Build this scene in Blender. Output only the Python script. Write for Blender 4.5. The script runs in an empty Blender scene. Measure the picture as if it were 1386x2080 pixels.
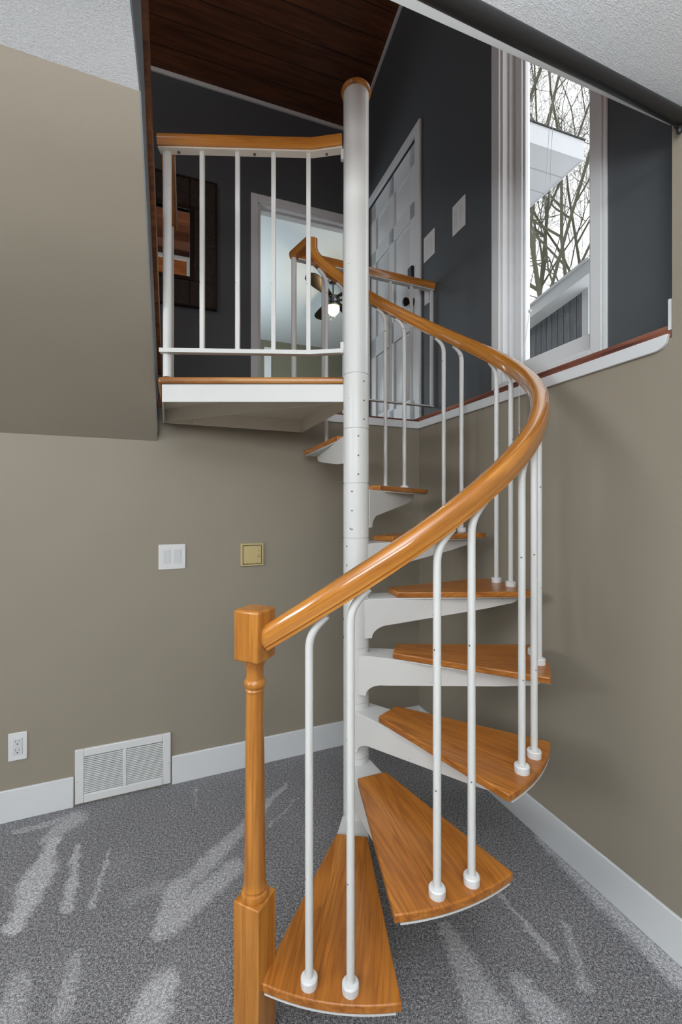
import bpy, bmesh, math, random
from mathutils import Vector, Matrix
PI = math.pi
S = bpy.context.scene
C = S.collection
rad = math.radians

# ---------------------------------------------------------------- camera
F, CY, HC = 893.0, 1030.5, 1.3777          # focal length / horizon in photo pixels, eye height
cam = bpy.data.cameras.new('camera'); co = bpy.data.objects.new('camera', cam); C.objects.link(co)
cam.sensor_fit = 'VERTICAL'; cam.sensor_height = 36.0; cam.sensor_width = 24.0
cam.lens = F / 2080 * 36.0
cam.shift_y = -(1040 - CY) / 2080
cam.clip_start = 0.02; cam.clip_end = 200
co.location = (0, 0, HC); co.rotation_euler = (PI / 2, 0, 0)
S.camera = co

# ---------------------------------------------------------------- world, lights, exposure
S.view_settings.view_transform = 'Standard'; S.view_settings.look = 'None'
S.view_settings.exposure = 0.28; S.view_settings.gamma = 1.0; S.view_settings.use_curve_mapping = False
w = bpy.data.worlds.new('sky'); S.world = w; w.use_nodes = True
bg = w.node_tree.nodes['Background']; bg.inputs[0].default_value = (0.96, 0.98, 1.0, 1); bg.inputs[1].default_value = 1.55

def area(name, loc, aim, sx, sy, power, col=(1, 1, 1), spread=180):
    l = bpy.data.lights.new(name, 'AREA'); l.shape = 'RECTANGLE'; l.size = sx; l.size_y = sy
    l.energy = power; l.color = col; l.spread = rad(spread)
    o = bpy.data.objects.new(name, l); C.objects.link(o); o.location = loc
    o.rotation_euler = (Vector(aim) - Vector(loc)).to_track_quat('-Z', 'Y').to_euler()
    return o
DAY = (0.96, 0.985, 1.0)
area('daylight_left_window', (-3.25, -0.5, 2.15), (0.0, 2.0, 1.0), 2.0, 0.6, 56, DAY)
area('daylight_rear_window', (-0.2, -2.3, 2.2), (0.0, 2.0, 0.9), 2.6, 0.5, 44, DAY)
area('bounce_lamp', (-0.1, -0.7, 1.75), (-0.1, -0.55, 2.56), 0.6, 0.6, 52, (.96, .98, 1), 150)
area('upper_window_daylight', (2.15, 2.35, 3.1), (0.2, 1.6, 1.9), 0.45, 1.3, 8, DAY)
area('bedroom_daylight', (-2.2, 5.6, 3.0), (-0.6, 6.0, 4.34), 1.6, 1.4, 38, (0.80, 0.93, 1.0))
area('upper_room_fill', (0.3, 0.9, 3.3), (-0.3, -0.6, 5.7), 1.2, 0.6, 34, (1, .98, .95))  # added lamp, out of view: brightens the plank front wall seen in the mirror

# ---------------------------------------------------------------- materials
def mat(name, base=(.8, .8, .8), rough=.5, metal=0, spec=.5, coat=0):
    m = bpy.data.materials.new(name); m.use_nodes = True
    b = m.node_tree.nodes['Principled BSDF']
    b.inputs['Base Color'].default_value = (*base, 1); b.inputs['Roughness'].default_value = rough
    b.inputs['Metallic'].default_value = metal; b.inputs['Specular IOR Level'].default_value = spec
    b.inputs['Coat Weight'].default_value = coat; b.inputs['Coat Roughness'].default_value = .12
    return m
def srgb(r, g, b):
    f = lambda c: (c / 255 / 12.92) if c <= 10 else ((c / 255 + .055) / 1.055) ** 2.4
    return (f(r), f(g), f(b))
class NT:
    def __init__(s, m): s.t = m.node_tree; s.n = s.t.nodes; s.b = s.n['Principled BSDF']
    def new(s, typ, **kw):
        n = s.n.new(typ)
        for k, v in kw.items(): setattr(n, k, v)
        return n
    def link(s, a, b): s.t.links.new(a, b)
    def coord(s, which='Object', scale=(1, 1, 1), rot=(0, 0, 0)):
        tc = s.new('ShaderNodeTexCoord'); mp = s.new('ShaderNodeMapping')
        mp.inputs['Scale'].default_value = scale; mp.inputs['Rotation'].default_value = rot
        s.link(tc.outputs[which], mp.inputs['Vector']); return mp.outputs['Vector']
    def noise(s, vec, scale, detail=4, rough=.5, dist=0):
        n = s.new('ShaderNodeTexNoise'); n.inputs['Scale'].default_value = scale; n.inputs['Detail'].default_value = detail
        n.inputs['Roughness'].default_value = rough; n.inputs['Distortion'].default_value = dist
        if vec is not None: s.link(vec, n.inputs['Vector'])
        return n.outputs['Fac']
    def ramp(s, fac, stops):
        r = s.new('ShaderNodeValToRGB'); e = r.color_ramp.elements
        while len(e) < len(stops): e.new(.5)
        for el, (p, c) in zip(e, stops): el.position = p; el.color = (*c, 1) if len(c) == 3 else c
        s.link(fac, r.inputs['Fac']); return r.outputs['Color']
    def mix(s, fac, a, b, mode='MIX'):
        n = s.new('ShaderNodeMix', data_type='RGBA', blend_type=mode)
        for inp, v in ((n.inputs[0], fac), (n.inputs[6], a), (n.inputs[7], b)):
            if hasattr(v, 'links') or isinstance(v, bpy.types.NodeSocket): s.link(v, inp)
            elif isinstance(v, (int, float)): inp.default_value = v
            else: inp.default_value = (*v, 1)
        return n.outputs[2]
    def math(s, op, a, b=None, c=None):
        n = s.new('ShaderNodeMath', operation=op)
        for i, v in enumerate((a, b, c)):
            if v is None: continue
            if isinstance(v, bpy.types.NodeSocket): s.link(v, n.inputs[i])
            else: n.inputs[i].default_value = v
        return n.outputs[0]
    def bump(s, h, strength=.3, dist=.01):
        b = s.new('ShaderNodeBump'); b.inputs['Strength'].default_value = strength; b.inputs['Distance'].default_value = dist
        s.link(h, b.inputs['Height']); s.link(b.outputs['Normal'], s.b.inputs['Normal'])

def paint(name, col, rough=.6, tex=320, strength=.08, var=.04, spec=.35):
    m = mat(name, col, rough, spec=spec); t = NT(m); v = t.coord('Object')
    n = t.noise(v, 1.3, 3)
    lo = tuple(c * (1 - var) for c in col); hi = tuple(min(1, c * (1 + var)) for c in col)
    t.link(t.ramp(n, [(.3, lo), (.7, hi)]), t.b.inputs['Base Color'])
    t.bump(t.noise(v, tex, 2), strength, .002); return m
def wood(name, dark, mid, light, axis='X', rough=.32, coat=.35, scale=1.0, coords='Object', rings=5):
    m = mat(name, mid, rough, coat=coat); t = NT(m)
    k = {'X': (1, 14, 14), 'Y': (14, 1, 14), 'Z': (14, 14, 1)}[axis]; k = tuple(c * scale for c in k)
    v = t.coord(coords, k)
    big = t.noise(v, 1.6, 5, .55, 1.2)
    k2 = tuple(c * 5 if c > 2 * scale else c * 2.5 for c in k)
    fine = t.noise(t.coord(coords, k2), 2.2, 6, .65, .3)
    ring = t.math('FRACT', t.math('MULTIPLY', t.noise(t.coord(coords, tuple(c * .55 if c > 2 * scale else c * .8 for c in k)), 1.1, 2, .4, .5), rings))
    c1 = t.mix(t.ramp(ring, [(0, (0, 0, 0)), (.55, (.04, .04, .04)), (.9, (.55, .55, .55)), (1, (.06, .06, .06))]), t.ramp(big, [(.28, dark), (.48, mid), (.72, light)]), dark)
    c2 = t.ramp(fine, [(.33, (.60, .53, .46)), (.50, (1, 1, 1))])
    t.link(t.mix(.7, c1, c2, 'MULTIPLY'), t.b.inputs['Base Color'])
    t.bump(fine, .10, .002); return m

M = {}
M['tan'] = paint('tan_wall_paint', srgb(148, 140, 126), .5)
M['charcoal'] = paint('charcoal_wall_paint', srgb(84, 89, 93), .5)
M['white_trim'] = paint('white_trim_paint', srgb(218, 221, 223), .35, 60, .03, .02, .5)
M['metal'] = mat('white_enamelled_steel', srgb(212, 213, 211), .38)
t = NT(M['metal']); v = t.coord('Object'); n = t.noise(v, 60, 2, .4)
t.link(t.mix(t.ramp(n, [(.775, (0, 0, 0)), (.79, (1, 1, 1))]), srgb(212, 213, 211), srgb(96, 92, 86)), t.b.inputs['Base Color'])
M['cream_metal'] = mat('cream_enamelled_steel', srgb(226, 218, 203), .45)
M['plastic'] = mat('white_plastic', srgb(219, 220, 220), .35)
M['plastic2'] = mat('pale_plastic', srgb(208, 210, 212), .3)
M['beige'] = mat('beige_enamel', srgb(196, 178, 128), .4)
M['black'] = mat('black_enamel', srgb(26, 26, 27), .42)
M['dark'] = mat('dark_slot', srgb(34, 33, 32), .8)
M['steel'] = mat('screw_steel', srgb(92, 90, 86), .4, .7)
M['chrome'] = mat('brushed_nickel', srgb(120, 120, 122), .25, .9)
M['bronze'] = mat('dark_bronze', srgb(40, 32, 26), .3, .8)
M['treadwood'] = wood('oak_tread', srgb(136, 78, 26), srgb(184, 114, 42), srgb(200, 134, 60), 'X', .34, .25, rings=13)
M['treadend'] = wood('oak_end_grain', srgb(110, 62, 30), srgb(132, 78, 42), srgb(146, 90, 52), 'Y', .5, .1)
M['railwood'] = wood('honey_maple_rail', srgb(160, 98, 34), srgb(194, 126, 48), srgb(210, 146, 68), 'X', .25, 1.0, 1.0, 'UV')
M['railwood'].node_tree.nodes['Principled BSDF'].inputs['Coat Roughness'].default_value = .07
M['railz'] = wood('honey_maple_post', srgb(156, 96, 34), srgb(190, 124, 48), srgb(208, 146, 70), 'Z', .33, .35)
M['railx'] = wood('honey_maple_level_rail', srgb(120, 72, 28), srgb(178, 116, 52), srgb(206, 150, 84), 'X', .32, .35)
M['edgewood'] = wood('stained_edge_board', srgb(74, 38, 16), srgb(120, 68, 30), srgb(146, 90, 46), 'X', .45, .1)
M['rough'] = wood('rough_red_brown_timber', srgb(76, 40, 30), srgb(134, 80, 62), srgb(170, 120, 100), 'X', .85, 0, .8)
M['glass'] = mat('window_glass', (1, 1, 1), .02)
t = NT(M['glass']); tr = t.new('ShaderNodeBsdfTransparent'); gl = t.new('ShaderNodeBsdfGlossy'); gl.inputs['Roughness'].default_value = .02
fr = t.new('ShaderNodeLayerWeight'); mx = t.new('ShaderNodeMixShader')
t.link(t.math('MULTIPLY_ADD', t.math('POWER', fr.outputs['Facing'], 5), .5, .03), mx.inputs[0]); t.link(tr.outputs[0], mx.inputs[1]); t.link(gl.outputs[0], mx.inputs[2])
t.link(mx.outputs[0], t.n['Material Output'].inputs['Surface'])
M['mirror'] = mat('mirror_silver', (.9, .9, .9), .02, 1)
M['bluewall'] = paint('pale_blue_ceiling_paint', srgb(205, 214, 217), .7)
M['olive'] = paint('olive_grey_wall_paint', srgb(118, 118, 102), .7)
M['fascia'] = mat('white_aluminium_fascia', srgb(205, 209, 213), .4)
M['bark'] = mat('grey_green_bark', srgb(84, 84, 70), .9)
M['globe'] = mat('lit_glass_globe', (1, .85, .6), .4)
b_ = M['globe'].node_tree.nodes['Principled BSDF']; b_.inputs['Emission Color'].default_value = (1, .74, .38, 1); b_.inputs['Emission Strength'].default_value = 2.6

m = mat('knockdown_textured_ceiling', srgb(230, 234, 238), .8); M['ceil'] = m
t = NT(m); v = t.coord('Object', (1, 1, 1), (0, 0, rad(-38))); mp = t.new('ShaderNodeMapping'); mp.inputs['Scale'].default_value = (1, 2.6, 1)
t.link(v, mp.inputs['Vector']); h = t.noise(mp.outputs[0], 78, 3, .55, 1.2)
t.bump(t.ramp(h, [(.45, (0, 0, 0)), (.62, (1, 1, 1))]), .34, .005)

def planks(name, cols, width, rough=.5):
    m = mat(name, cols[1], rough, coat=.1); t = NT(m); v = t.coord('Object')
    sx = t.new('ShaderNodeSeparateXYZ'); t.link(v, sx.inputs[0])
    r = t.math('DIVIDE', sx.outputs[1], width); fl = t.math('FLOOR', r); fc = t.math('FRACT', r)
    wn = t.new('ShaderNodeTexWhiteNoise', noise_dimensions='1D'); t.link(fl, wn.inputs['W'])
    g = t.noise(t.coord('Object', (1, 16, 16)), 1.8, 5, .6, .6)
    base = t.ramp(g, [(.3, cols[0]), (.5, cols[1]), (.75, cols[2])])
    tone = t.ramp(wn.outputs[0], [(0, (.72, .70, .68)), (1, (1.15, 1.12, 1.1))])
    c = t.mix(1, base, tone, 'MULTIPLY')
    gap = t.math('LESS_THAN', t.math('MINIMUM', fc, t.math('SUBTRACT', 1, fc)), .022)
    t.link(t.mix(gap, c, tuple(x * .35 for x in cols[0])), t.b.inputs['Base Color'])
    t.bump(t.math('SUBTRACT', 1, gap), .6, .01); return m
M['planks'] = planks('stained_cedar_planks', (srgb(66, 36, 20), srgb(98, 57, 33), srgb(128, 78, 46)), .17)
M['planks2'] = planks('orange_cedar_planks', (srgb(120, 70, 34), srgb(164, 100, 52), srgb(190, 126, 72)), .11)

# siding: vertical boards
m = mat('blue_grey_board_siding', srgb(104, 110, 118), .7); M['siding'] = m
t = NT(m); v = t.coord('Object'); sx = t.new('ShaderNodeSeparateXYZ'); t.link(v, sx.inputs[0])
fc = t.math('FRACT', t.math('DIVIDE', sx.outputs[0], .125)); gap = t.math('LESS_THAN', fc, .10)
g = t.noise(t.coord('Object', (30, 30, 2)), 2, 3)
t.link(t.mix(gap, t.ramp(g, [(.3, srgb(98, 104, 112)), (.7, srgb(122, 128, 136))]), srgb(44, 47, 52)), t.b.inputs['Base Color'])
m = mat('vented_white_soffit', srgb(206, 210, 214), .5); M['soffit'] = m
t = NT(m); v = t.coord('Object'); sx = t.new('ShaderNodeSeparateXYZ'); t.link(v, sx.inputs[0])
fc = t.math('FRACT', t.math('DIVIDE', sx.outputs[1], .26)); gap = t.math('LESS_THAN', fc, .05)
t.link(t.mix(gap, srgb(206, 210, 214), srgb(166, 170, 174)), t.b.inputs['Base Color'])

# carpet with brushed pile marks (each mark: a tapering streak from p to q, in metres on the floor)
def flr(X, Y, z=0.0):
    d = F * (HC - z) / (Y - CY); return ((X - 693) / F * d, d)
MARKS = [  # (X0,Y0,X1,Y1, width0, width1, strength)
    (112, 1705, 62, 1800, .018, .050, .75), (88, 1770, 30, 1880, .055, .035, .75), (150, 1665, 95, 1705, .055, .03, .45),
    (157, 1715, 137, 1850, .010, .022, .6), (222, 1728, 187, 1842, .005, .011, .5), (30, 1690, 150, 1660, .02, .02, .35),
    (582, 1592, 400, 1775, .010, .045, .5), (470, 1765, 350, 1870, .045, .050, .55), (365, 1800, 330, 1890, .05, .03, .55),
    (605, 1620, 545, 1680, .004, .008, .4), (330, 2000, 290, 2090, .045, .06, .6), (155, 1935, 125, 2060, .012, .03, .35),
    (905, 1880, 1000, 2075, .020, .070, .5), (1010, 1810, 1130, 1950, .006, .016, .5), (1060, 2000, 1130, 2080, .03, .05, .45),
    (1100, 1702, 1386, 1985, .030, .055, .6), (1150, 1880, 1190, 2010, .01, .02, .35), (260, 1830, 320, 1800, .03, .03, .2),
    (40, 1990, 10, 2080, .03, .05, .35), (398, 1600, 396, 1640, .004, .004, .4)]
m = mat('grey_cut_pile_carpet', srgb(120, 120, 123), .95, spec=.1); M['carpet'] = m
t = NT(m); geo = t.new('ShaderNodeNewGeometry'); P = geo.outputs['Position']
wob = t.new('ShaderNodeTexNoise'); wob.inputs['Scale'].default_value = 22; wob.inputs['Detail'].default_value = 6; wob.inputs['Roughness'].default_value = .7; t.link(P, wob.inputs['Vector'])
va = t.new('ShaderNodeVectorMath', operation='SUBTRACT'); t.link(wob.outputs['Color'], va.inputs[0]); va.inputs[1].default_value = (.5, .5, .5)
vs = t.new('ShaderNodeVectorMath', operation='SCALE'); t.link(va.outputs[0], vs.inputs[0]); vs.inputs['Scale'].default_value = .085
vp = t.new('ShaderNodeVectorMath', operation='ADD'); t.link(P, vp.inputs[0]); t.link(vs.outputs[0], vp.inputs[1])
sx = t.new('ShaderNodeSeparateXYZ'); t.link(vp.outputs[0], sx.inputs[0]); px_, py_ = sx.outputs[0], sx.outputs[1]
acc = None
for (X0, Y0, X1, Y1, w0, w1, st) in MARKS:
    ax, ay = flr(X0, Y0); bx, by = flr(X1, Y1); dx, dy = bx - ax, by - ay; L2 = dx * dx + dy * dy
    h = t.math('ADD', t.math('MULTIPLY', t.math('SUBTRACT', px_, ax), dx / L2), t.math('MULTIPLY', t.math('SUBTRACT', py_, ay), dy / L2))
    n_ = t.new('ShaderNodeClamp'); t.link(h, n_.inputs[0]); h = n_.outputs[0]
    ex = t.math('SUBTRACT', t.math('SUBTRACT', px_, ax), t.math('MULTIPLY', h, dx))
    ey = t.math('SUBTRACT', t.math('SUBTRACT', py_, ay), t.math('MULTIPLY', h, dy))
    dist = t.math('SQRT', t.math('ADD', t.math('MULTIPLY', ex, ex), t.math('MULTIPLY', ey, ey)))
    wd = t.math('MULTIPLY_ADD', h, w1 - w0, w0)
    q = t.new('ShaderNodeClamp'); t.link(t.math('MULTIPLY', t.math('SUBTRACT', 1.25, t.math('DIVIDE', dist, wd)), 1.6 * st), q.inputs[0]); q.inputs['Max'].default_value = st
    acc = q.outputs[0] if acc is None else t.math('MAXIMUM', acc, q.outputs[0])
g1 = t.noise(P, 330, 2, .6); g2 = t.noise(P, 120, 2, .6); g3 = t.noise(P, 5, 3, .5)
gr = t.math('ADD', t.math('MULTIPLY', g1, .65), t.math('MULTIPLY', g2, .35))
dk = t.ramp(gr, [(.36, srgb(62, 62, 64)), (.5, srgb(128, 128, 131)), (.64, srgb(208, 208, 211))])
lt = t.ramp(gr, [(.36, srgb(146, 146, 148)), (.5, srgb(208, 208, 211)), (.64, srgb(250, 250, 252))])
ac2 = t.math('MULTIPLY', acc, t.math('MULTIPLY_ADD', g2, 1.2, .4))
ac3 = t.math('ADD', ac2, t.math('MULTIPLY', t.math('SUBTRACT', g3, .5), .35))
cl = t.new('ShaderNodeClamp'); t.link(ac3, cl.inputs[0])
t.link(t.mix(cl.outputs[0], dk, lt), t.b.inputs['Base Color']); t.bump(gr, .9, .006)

# mirror frame: carved dark wood
m = mat('carved_dark_frame', srgb(44, 32, 24), .45); M['carved'] = m
t = NT(m); v = t.coord('Object', (1, 1, 1)); h = t.noise(v, 38, 5, .65, 2.0)
t.link(t.ramp(h, [(.38, srgb(20, 15, 12)), (.6, srgb(56, 40, 28)), (.75, srgb(92, 68, 44))]), t.b.inputs['Base Color']); t.bump(h, .7, .01)
M['frame_black'] = mat('black_wood_frame', srgb(20, 17, 16), .35)

# ---------------------------------------------------------------- mesh helpers
class MB:
    def __init__(s): s.v = []; s.f = []; s.uv = {}
    def add(s, vs, fs):
        o = len(s.v); s.v += [tuple(p) for p in vs]; s.f += [tuple(i + o for i in f) for f in fs]
    def box(s, x0, x1, y0, y1, z0, z1):
        s.add([(x, y, z) for z in (z0, z1) for x, y in ((x0, y0), (x1, y0), (x1, y1), (x0, y1))],
              [(3, 2, 1, 0), (4, 5, 6, 7), (0, 1, 5, 4), (1, 2, 6, 5), (2, 3, 7, 6), (3, 0, 4, 7)]); return s
    def prism(s, poly, z0, z1):
        n = len(poly)
        a = sum(poly[i][0] * poly[(i + 1) % n][1] - poly[(i + 1) % n][0] * poly[i][1] for i in range(n))
        if a < 0: poly = poly[::-1]
        s.add([(x, y, z0) for x, y in poly] + [(x, y, z1) for x, y in poly],
              [tuple(range(n - 1, -1, -1)), tuple(range(n, 2 * n))] + [(i, (i + 1) % n, n + (i + 1) % n, n + i) for i in range(n)]); return s
    def hexa(s, b, t_):      # bottom quad, top quad (any 3-D points, CCW from above)
        s.add(list(b) + list(t_), [(3, 2, 1, 0), (4, 5, 6, 7), (0, 1, 5, 4), (1, 2, 6, 5), (2, 3, 7, 6), (3, 0, 4, 7)]); return s
    def lathe(s, prof, n=32, c=(0, 0), close=True):   # prof: (r,z) bottom to top
        o = len(s.v); k = len(prof)
        for r, z in prof:
            for i in range(n):
                a = 2 * PI * i / n; s.v.append((c[0] + r * math.cos(a), c[1] + r * math.sin(a), z))
        for j in range(k - 1):
            for i in range(n):
                a, b = o + j * n + i, o + j * n + (i + 1) % n; s.f.append((a, b, b + n, a + n))
        if close:
            s.f.append(tuple(o + i for i in range(n - 1, -1, -1))); s.f.append(tuple(o + (k - 1) * n + i for i in range(n)))
        return s
    def sweep(s, pts, prof, side=None, tang=None, cap=True):
        """prof: 2-D points (side, up); side: fixed function(i)->side vector; UV: u along in metres, v around"""
        pts = [Vector(p) for p in pts]; n = len(pts); k = len(prof); o = len(s.v); L = 0
        for i, p in enumerate(pts):
            tg = tang[i] if tang else (pts[min(i + 1, n - 1)] - pts[max(i - 1, 0)]); tg = Vector(tg).normalized()
            sd = Vector(side(i)) if side else tg.cross(Vector((0, 0, 1)))
            sd = (sd - tg * sd.dot(tg)).normalized(); up = sd.cross(tg).normalized()
            if i: L += (p - pts[i - 1]).length
            for j, (a, b) in enumerate(prof):
                s.v.append(tuple(p + sd * a + up * b)); s.uv[len(s.v) - 1] = (L, j * .013)
        for i in range(n - 1):
            for j in range(k):
                a, b = o + i * k + j, o + i * k + (j + 1) % k; s.f.append((a, b, b + k, a + k))
        if cap:
            s.f.append(tuple(o + j for j in range(k - 1, -1, -1))); s.f.append(tuple(o + (n - 1) * k + j for j in range(k)))
        return s
    def tube(s, pts, r, n=10, cap=True):
        pts = [Vector(p) for p in pts]; rs = r if isinstance(r, (list, tuple)) else [r] * len(pts)
        o = len(s.v); N = len(pts); ref = None
        for i, p in enumerate(pts):
            tg = (pts[min(i + 1, N - 1)] - pts[max(i - 1, 0)]).normalized()
            if ref is None: ref = tg.orthogonal().normalized()
            ref = (ref - tg * ref.dot(tg)).normalized(); bi = tg.cross(ref)
            for j in range(n):
                a = 2 * PI * j / n; s.v.append(tuple(p + (ref * math.cos(a) + bi * math.sin(a)) * rs[i]))
        for i in range(N - 1):
            for j in range(n):
                a, b = o + i * n + j, o + i * n + (j + 1) % n; s.f.append((a, b, b + n, a + n))
        if cap: s.f.append(tuple(o + j for j in range(n - 1, -1, -1))); s.f.append(tuple(o + (N - 1) * n + j for j in range(n)))
        return s
    def mesh(s, name, material, smooth=True, ang=35):
        me = bpy.data.meshes.new(name); me.from_pydata(s.v, [], s.f); me.materials.append(material)
        bm = bmesh.new(); bm.from_mesh(me); bmesh.ops.recalc_face_normals(bm, faces=bm.faces)
        if s.uv:
            l = bm.loops.layers.uv.new('UVMap')
            for f in bm.faces:
                for lp in f.loops: lp[l].uv = s.uv.get(lp.vert.index, (0, 0))
        bm.to_mesh(me); bm.free()
        if smooth:
            for p in me.polygons: p.use_smooth = True
            me.set_sharp_from_angle(angle=rad(ang))
        me.update(); return me
    def build(s, name, material, parent=None, bevel=0, seg=2, mw=None, smooth=True, ang=35):
        o = bpy.data.objects.new(name, s.mesh(name, material, smooth, ang)); C.objects.link(o)
        if parent is not None: o.parent = parent
        if mw is not None: o.matrix_world = mw if parent is None else mw
        if bevel:
            b = o.modifiers.new('bevel', 'BEVEL'); b.width = bevel; b.segments = seg; b.limit_method = 'ANGLE'; b.angle_limit = rad(40); b.harden_normals = False
        return o
def tag(o, label=None, cat=None, group=None, kind=None):
    if label: o['label'] = label
    if cat: o['category'] = cat
    if group: o['group'] = group
    if kind: o['kind'] = kind
    return o
def empty(name, loc=(0, 0, 0), rz=0, label=None, cat=None, group=None, kind=None, mw=None):
    o = bpy.data.objects.new(name, None); C.objects.link(o); o.empty_display_size = .1
    if mw is not None: o.matrix_world = mw
    else: o.location = loc; o.rotation_euler = (0, 0, rz)
    return tag(o, label, cat, group, kind)
def st(o): o['kind'] = 'structure'; return o
def dup(src, parent=None, loc=None, rz=None):
    c = src.copy(); C.objects.link(c); c.parent = parent
    if loc is not None: c.location = loc
    if rz is not None: c.rotation_euler = (0, 0, rz)
    for ch in list(src.children): dup(ch, c)
    return c

# wall frames: local x along the wall, y outwards (into the wall), z up
class Frame:
    def __init__(s, p0, dx, dy):
        s.p = Vector((p0[0], p0[1], 0)); s.x = Vector((dx, dy, 0)).normalized(); s.y = Vector((-s.x.y, s.x.x, 0))
        s.m = Matrix(((s.x.x, s.y.x, 0, s.p.x), (s.x.y, s.y.y, 0, s.p.y), (0, 0, 1, 0), (0, 0, 0, 1)))
    def at(s, sx, o=0, z=0): return s.m @ Matrix.Translation((sx, o, z))
    def w(s, sx, o=0, z=0): return s.p + s.x * sx + s.y * o + Vector((0, 0, z))
    def pix(s, X, Y, o=0):
        r = Vector(((X - 693) / F, 1, (CY - Y) / F)); c = Vector((0, 0, HC)); q = s.p + s.y * o
        k = (q - c).dot(s.y) / r.dot(s.y); p = c + r * k; return ((p - s.p).dot(s.x), p.z)
    def fromworld(s, x, y): p = Vector((x, y, 0)) - s.p; return p.dot(s.x), p.dot(s.y)
BK = Frame((-.0047, 2.5477), 1, .4249)         # lower back wall
RT = Frame((1.5235, .0042), .375, -1)          # lower right wall (x runs towards the camera)
UR = Frame((1.66, 0), .375, -1)                # upper right wall, set back behind a ledge
UB = Frame((0, 4.0), 1, .3653)                 # upper back wall
R = .21; FZ = 1.90; CZ = 2.56                  # riser, upper floor, lower ceiling

# ---------------------------------------------------------------- structure: lower room
sc = BK.fromworld(.4839, 2.7424)[0] + .012     # corner of lower walls along BK
rc = RT.fromworld(.4839, 2.7424)[0] - .012
floor = st(MB().box(-3.6, 2.6, -2.6, 3.2, -.1, 0).build('floor', M['carpet'], smooth=False))
st(MB().box(-3.8, sc + .2, 0, .14, 0, 1.87).build('wall_back', M['tan'], mw=BK.m, smooth=False))
s_end = RT.pix(1366, 500)[0]
o = MB().box(rc - .1, s_end, 0, .135, 0, 1.9); o.box(s_end, 3.2, 0, .3, 0, CZ + .3)
st(o.build('wall_right', M['tan'], mw=RT.m, smooth=False))
st(MB().box(-3.7, -3.45, -2.6, 1.4, 0, 2.9).build('wall_left', M['tan'], smooth=False))
st(MB().box(-3.7, 2.7, -2.75, -2.5, 0, 2.9).build('wall_front', M['tan'], smooth=False))
# lower ceiling with the stairwell opening
p_r = RT.w(s_end + .006, 0); 
cp = [(p_r.x, p_r.y), (2.5, -2.6), (-3.6, -2.6), (-3.6, -.03), (-.5733, 1.2487), (-.4157, .8117)]
st(MB().prism(cp, CZ, CZ + .22).build('ceiling', M['ceil'], smooth=False))
# white corner bead along the opening
a = Vector((-.4157, .8117, CZ)); b = Vector((p_r.x, p_r.y, CZ)); dr = (b - a).normalized()
fr_ = Frame((a.x, a.y), dr.x, dr.y)
st(MB().box(0, (b - a).length, -.012, .012, CZ - .004, CZ + .1).build('trim_1', M['white_trim'], mw=fr_.m, smooth=False))

# sloped bulkhead on the left
e0 = Vector((-.5733, 1.2487, 0)); e1 = Vector((BK.pix(320, 896)[0], 0, 0)); e1 = BK.w(e1.x); zb = BK.pix(320, 896)[1]
ub = Vector((1, .42, 0)).normalized()
l0 = e0 - ub * 3.2; l1 = e1 - BK.x * 3.0
bulk = MB().hexa([l0 + Vector((0, 0, CZ)), e0 + Vector((0, 0, CZ)), e1 + Vector((0, 0, zb)), l1 + Vector((0, 0, zb))],
                 [l0 + Vector((0, 0, CZ + .22)), e0 + Vector((0, 0, CZ + .22)), e1 + Vector((0, 0, zb + .30)), l1 + Vector((0, 0, zb + .30))])
st(bulk.build('wall_bulkhead', M['tan'], smooth=False))
# side face of the bulkhead in upper-room paint + stained board on it
ed = (e1 - e0); en = Vector((ed.y, -ed.x, 0)).normalized()          # towards the stairwell
def side(pd, z, off): f = (pd - e0.y) / ed.y; p = e0 + ed * f + en * off; return Vector((p.x, p.y, z))
sz = lambda d: CZ if d < e0.y else CZ + (zb - CZ) * (d - e0.y) / (e1.y - e0.y)
ds = [.80, 1.2487, 1.5, 1.8, 2.13]
wz = lambda d: 2.82 if d < 1.25 else 2.82 + (2.02 - 2.82) * (d - 1.25) / (2.13 - 1.25)
g = MB()
for d0, d1 in zip(ds, ds[1:]):
    g.hexa([side(d0, sz(d0) + .001, 0), side(d0, sz(d0) + .001, .004), side(d1, sz(d1) + .001, .004), side(d1, sz(d1) + .001, 0)],
           [side(d0, wz(d0) + .06, 0), side(d0, wz(d0) + .06, .004), side(d1, wz(d1) + .06, .004), side(d1, wz(d1) + .06, 0)])
st(g.build('wall_stairwell_side', paint('blue_grey_edge_paint', srgb(128, 136, 142), .55), smooth=False))
g = MB()
for d0, d1 in zip(ds, ds[1:]):
    g.hexa([side(d0, wz(d0), .004), side(d0, wz(d0), .020), side(d1, wz(d1), .020), side(d1, wz(d1), .004)],
           [side(d0, wz(d0) + .12, .004), side(d0, wz(d0) + .12, .020), side(d1, wz(d1) + .12, .020), side(d1, wz(d1) + .12, .004)])
st(g.build('trim_2', M['edgewood'], smooth=False))

# baseboards
v0 = BK.pix(152, 1600)[0]; v1 = BK.pix(348, 1560)[0]
o = MB().box(-3.6, v0 - .003, -.012, 0, 0, .14).box(v1 + .003, sc, -.012, 0, 0, .14)
st(o.build('baseboard_back', M['white_trim'], mw=BK.m, bevel=.003))
st(MB().box(rc + .013, 3.0, -.012, 0, 0, .14).build('baseboard_right', M['white_trim'], mw=RT.m, bevel=.003))
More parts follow.
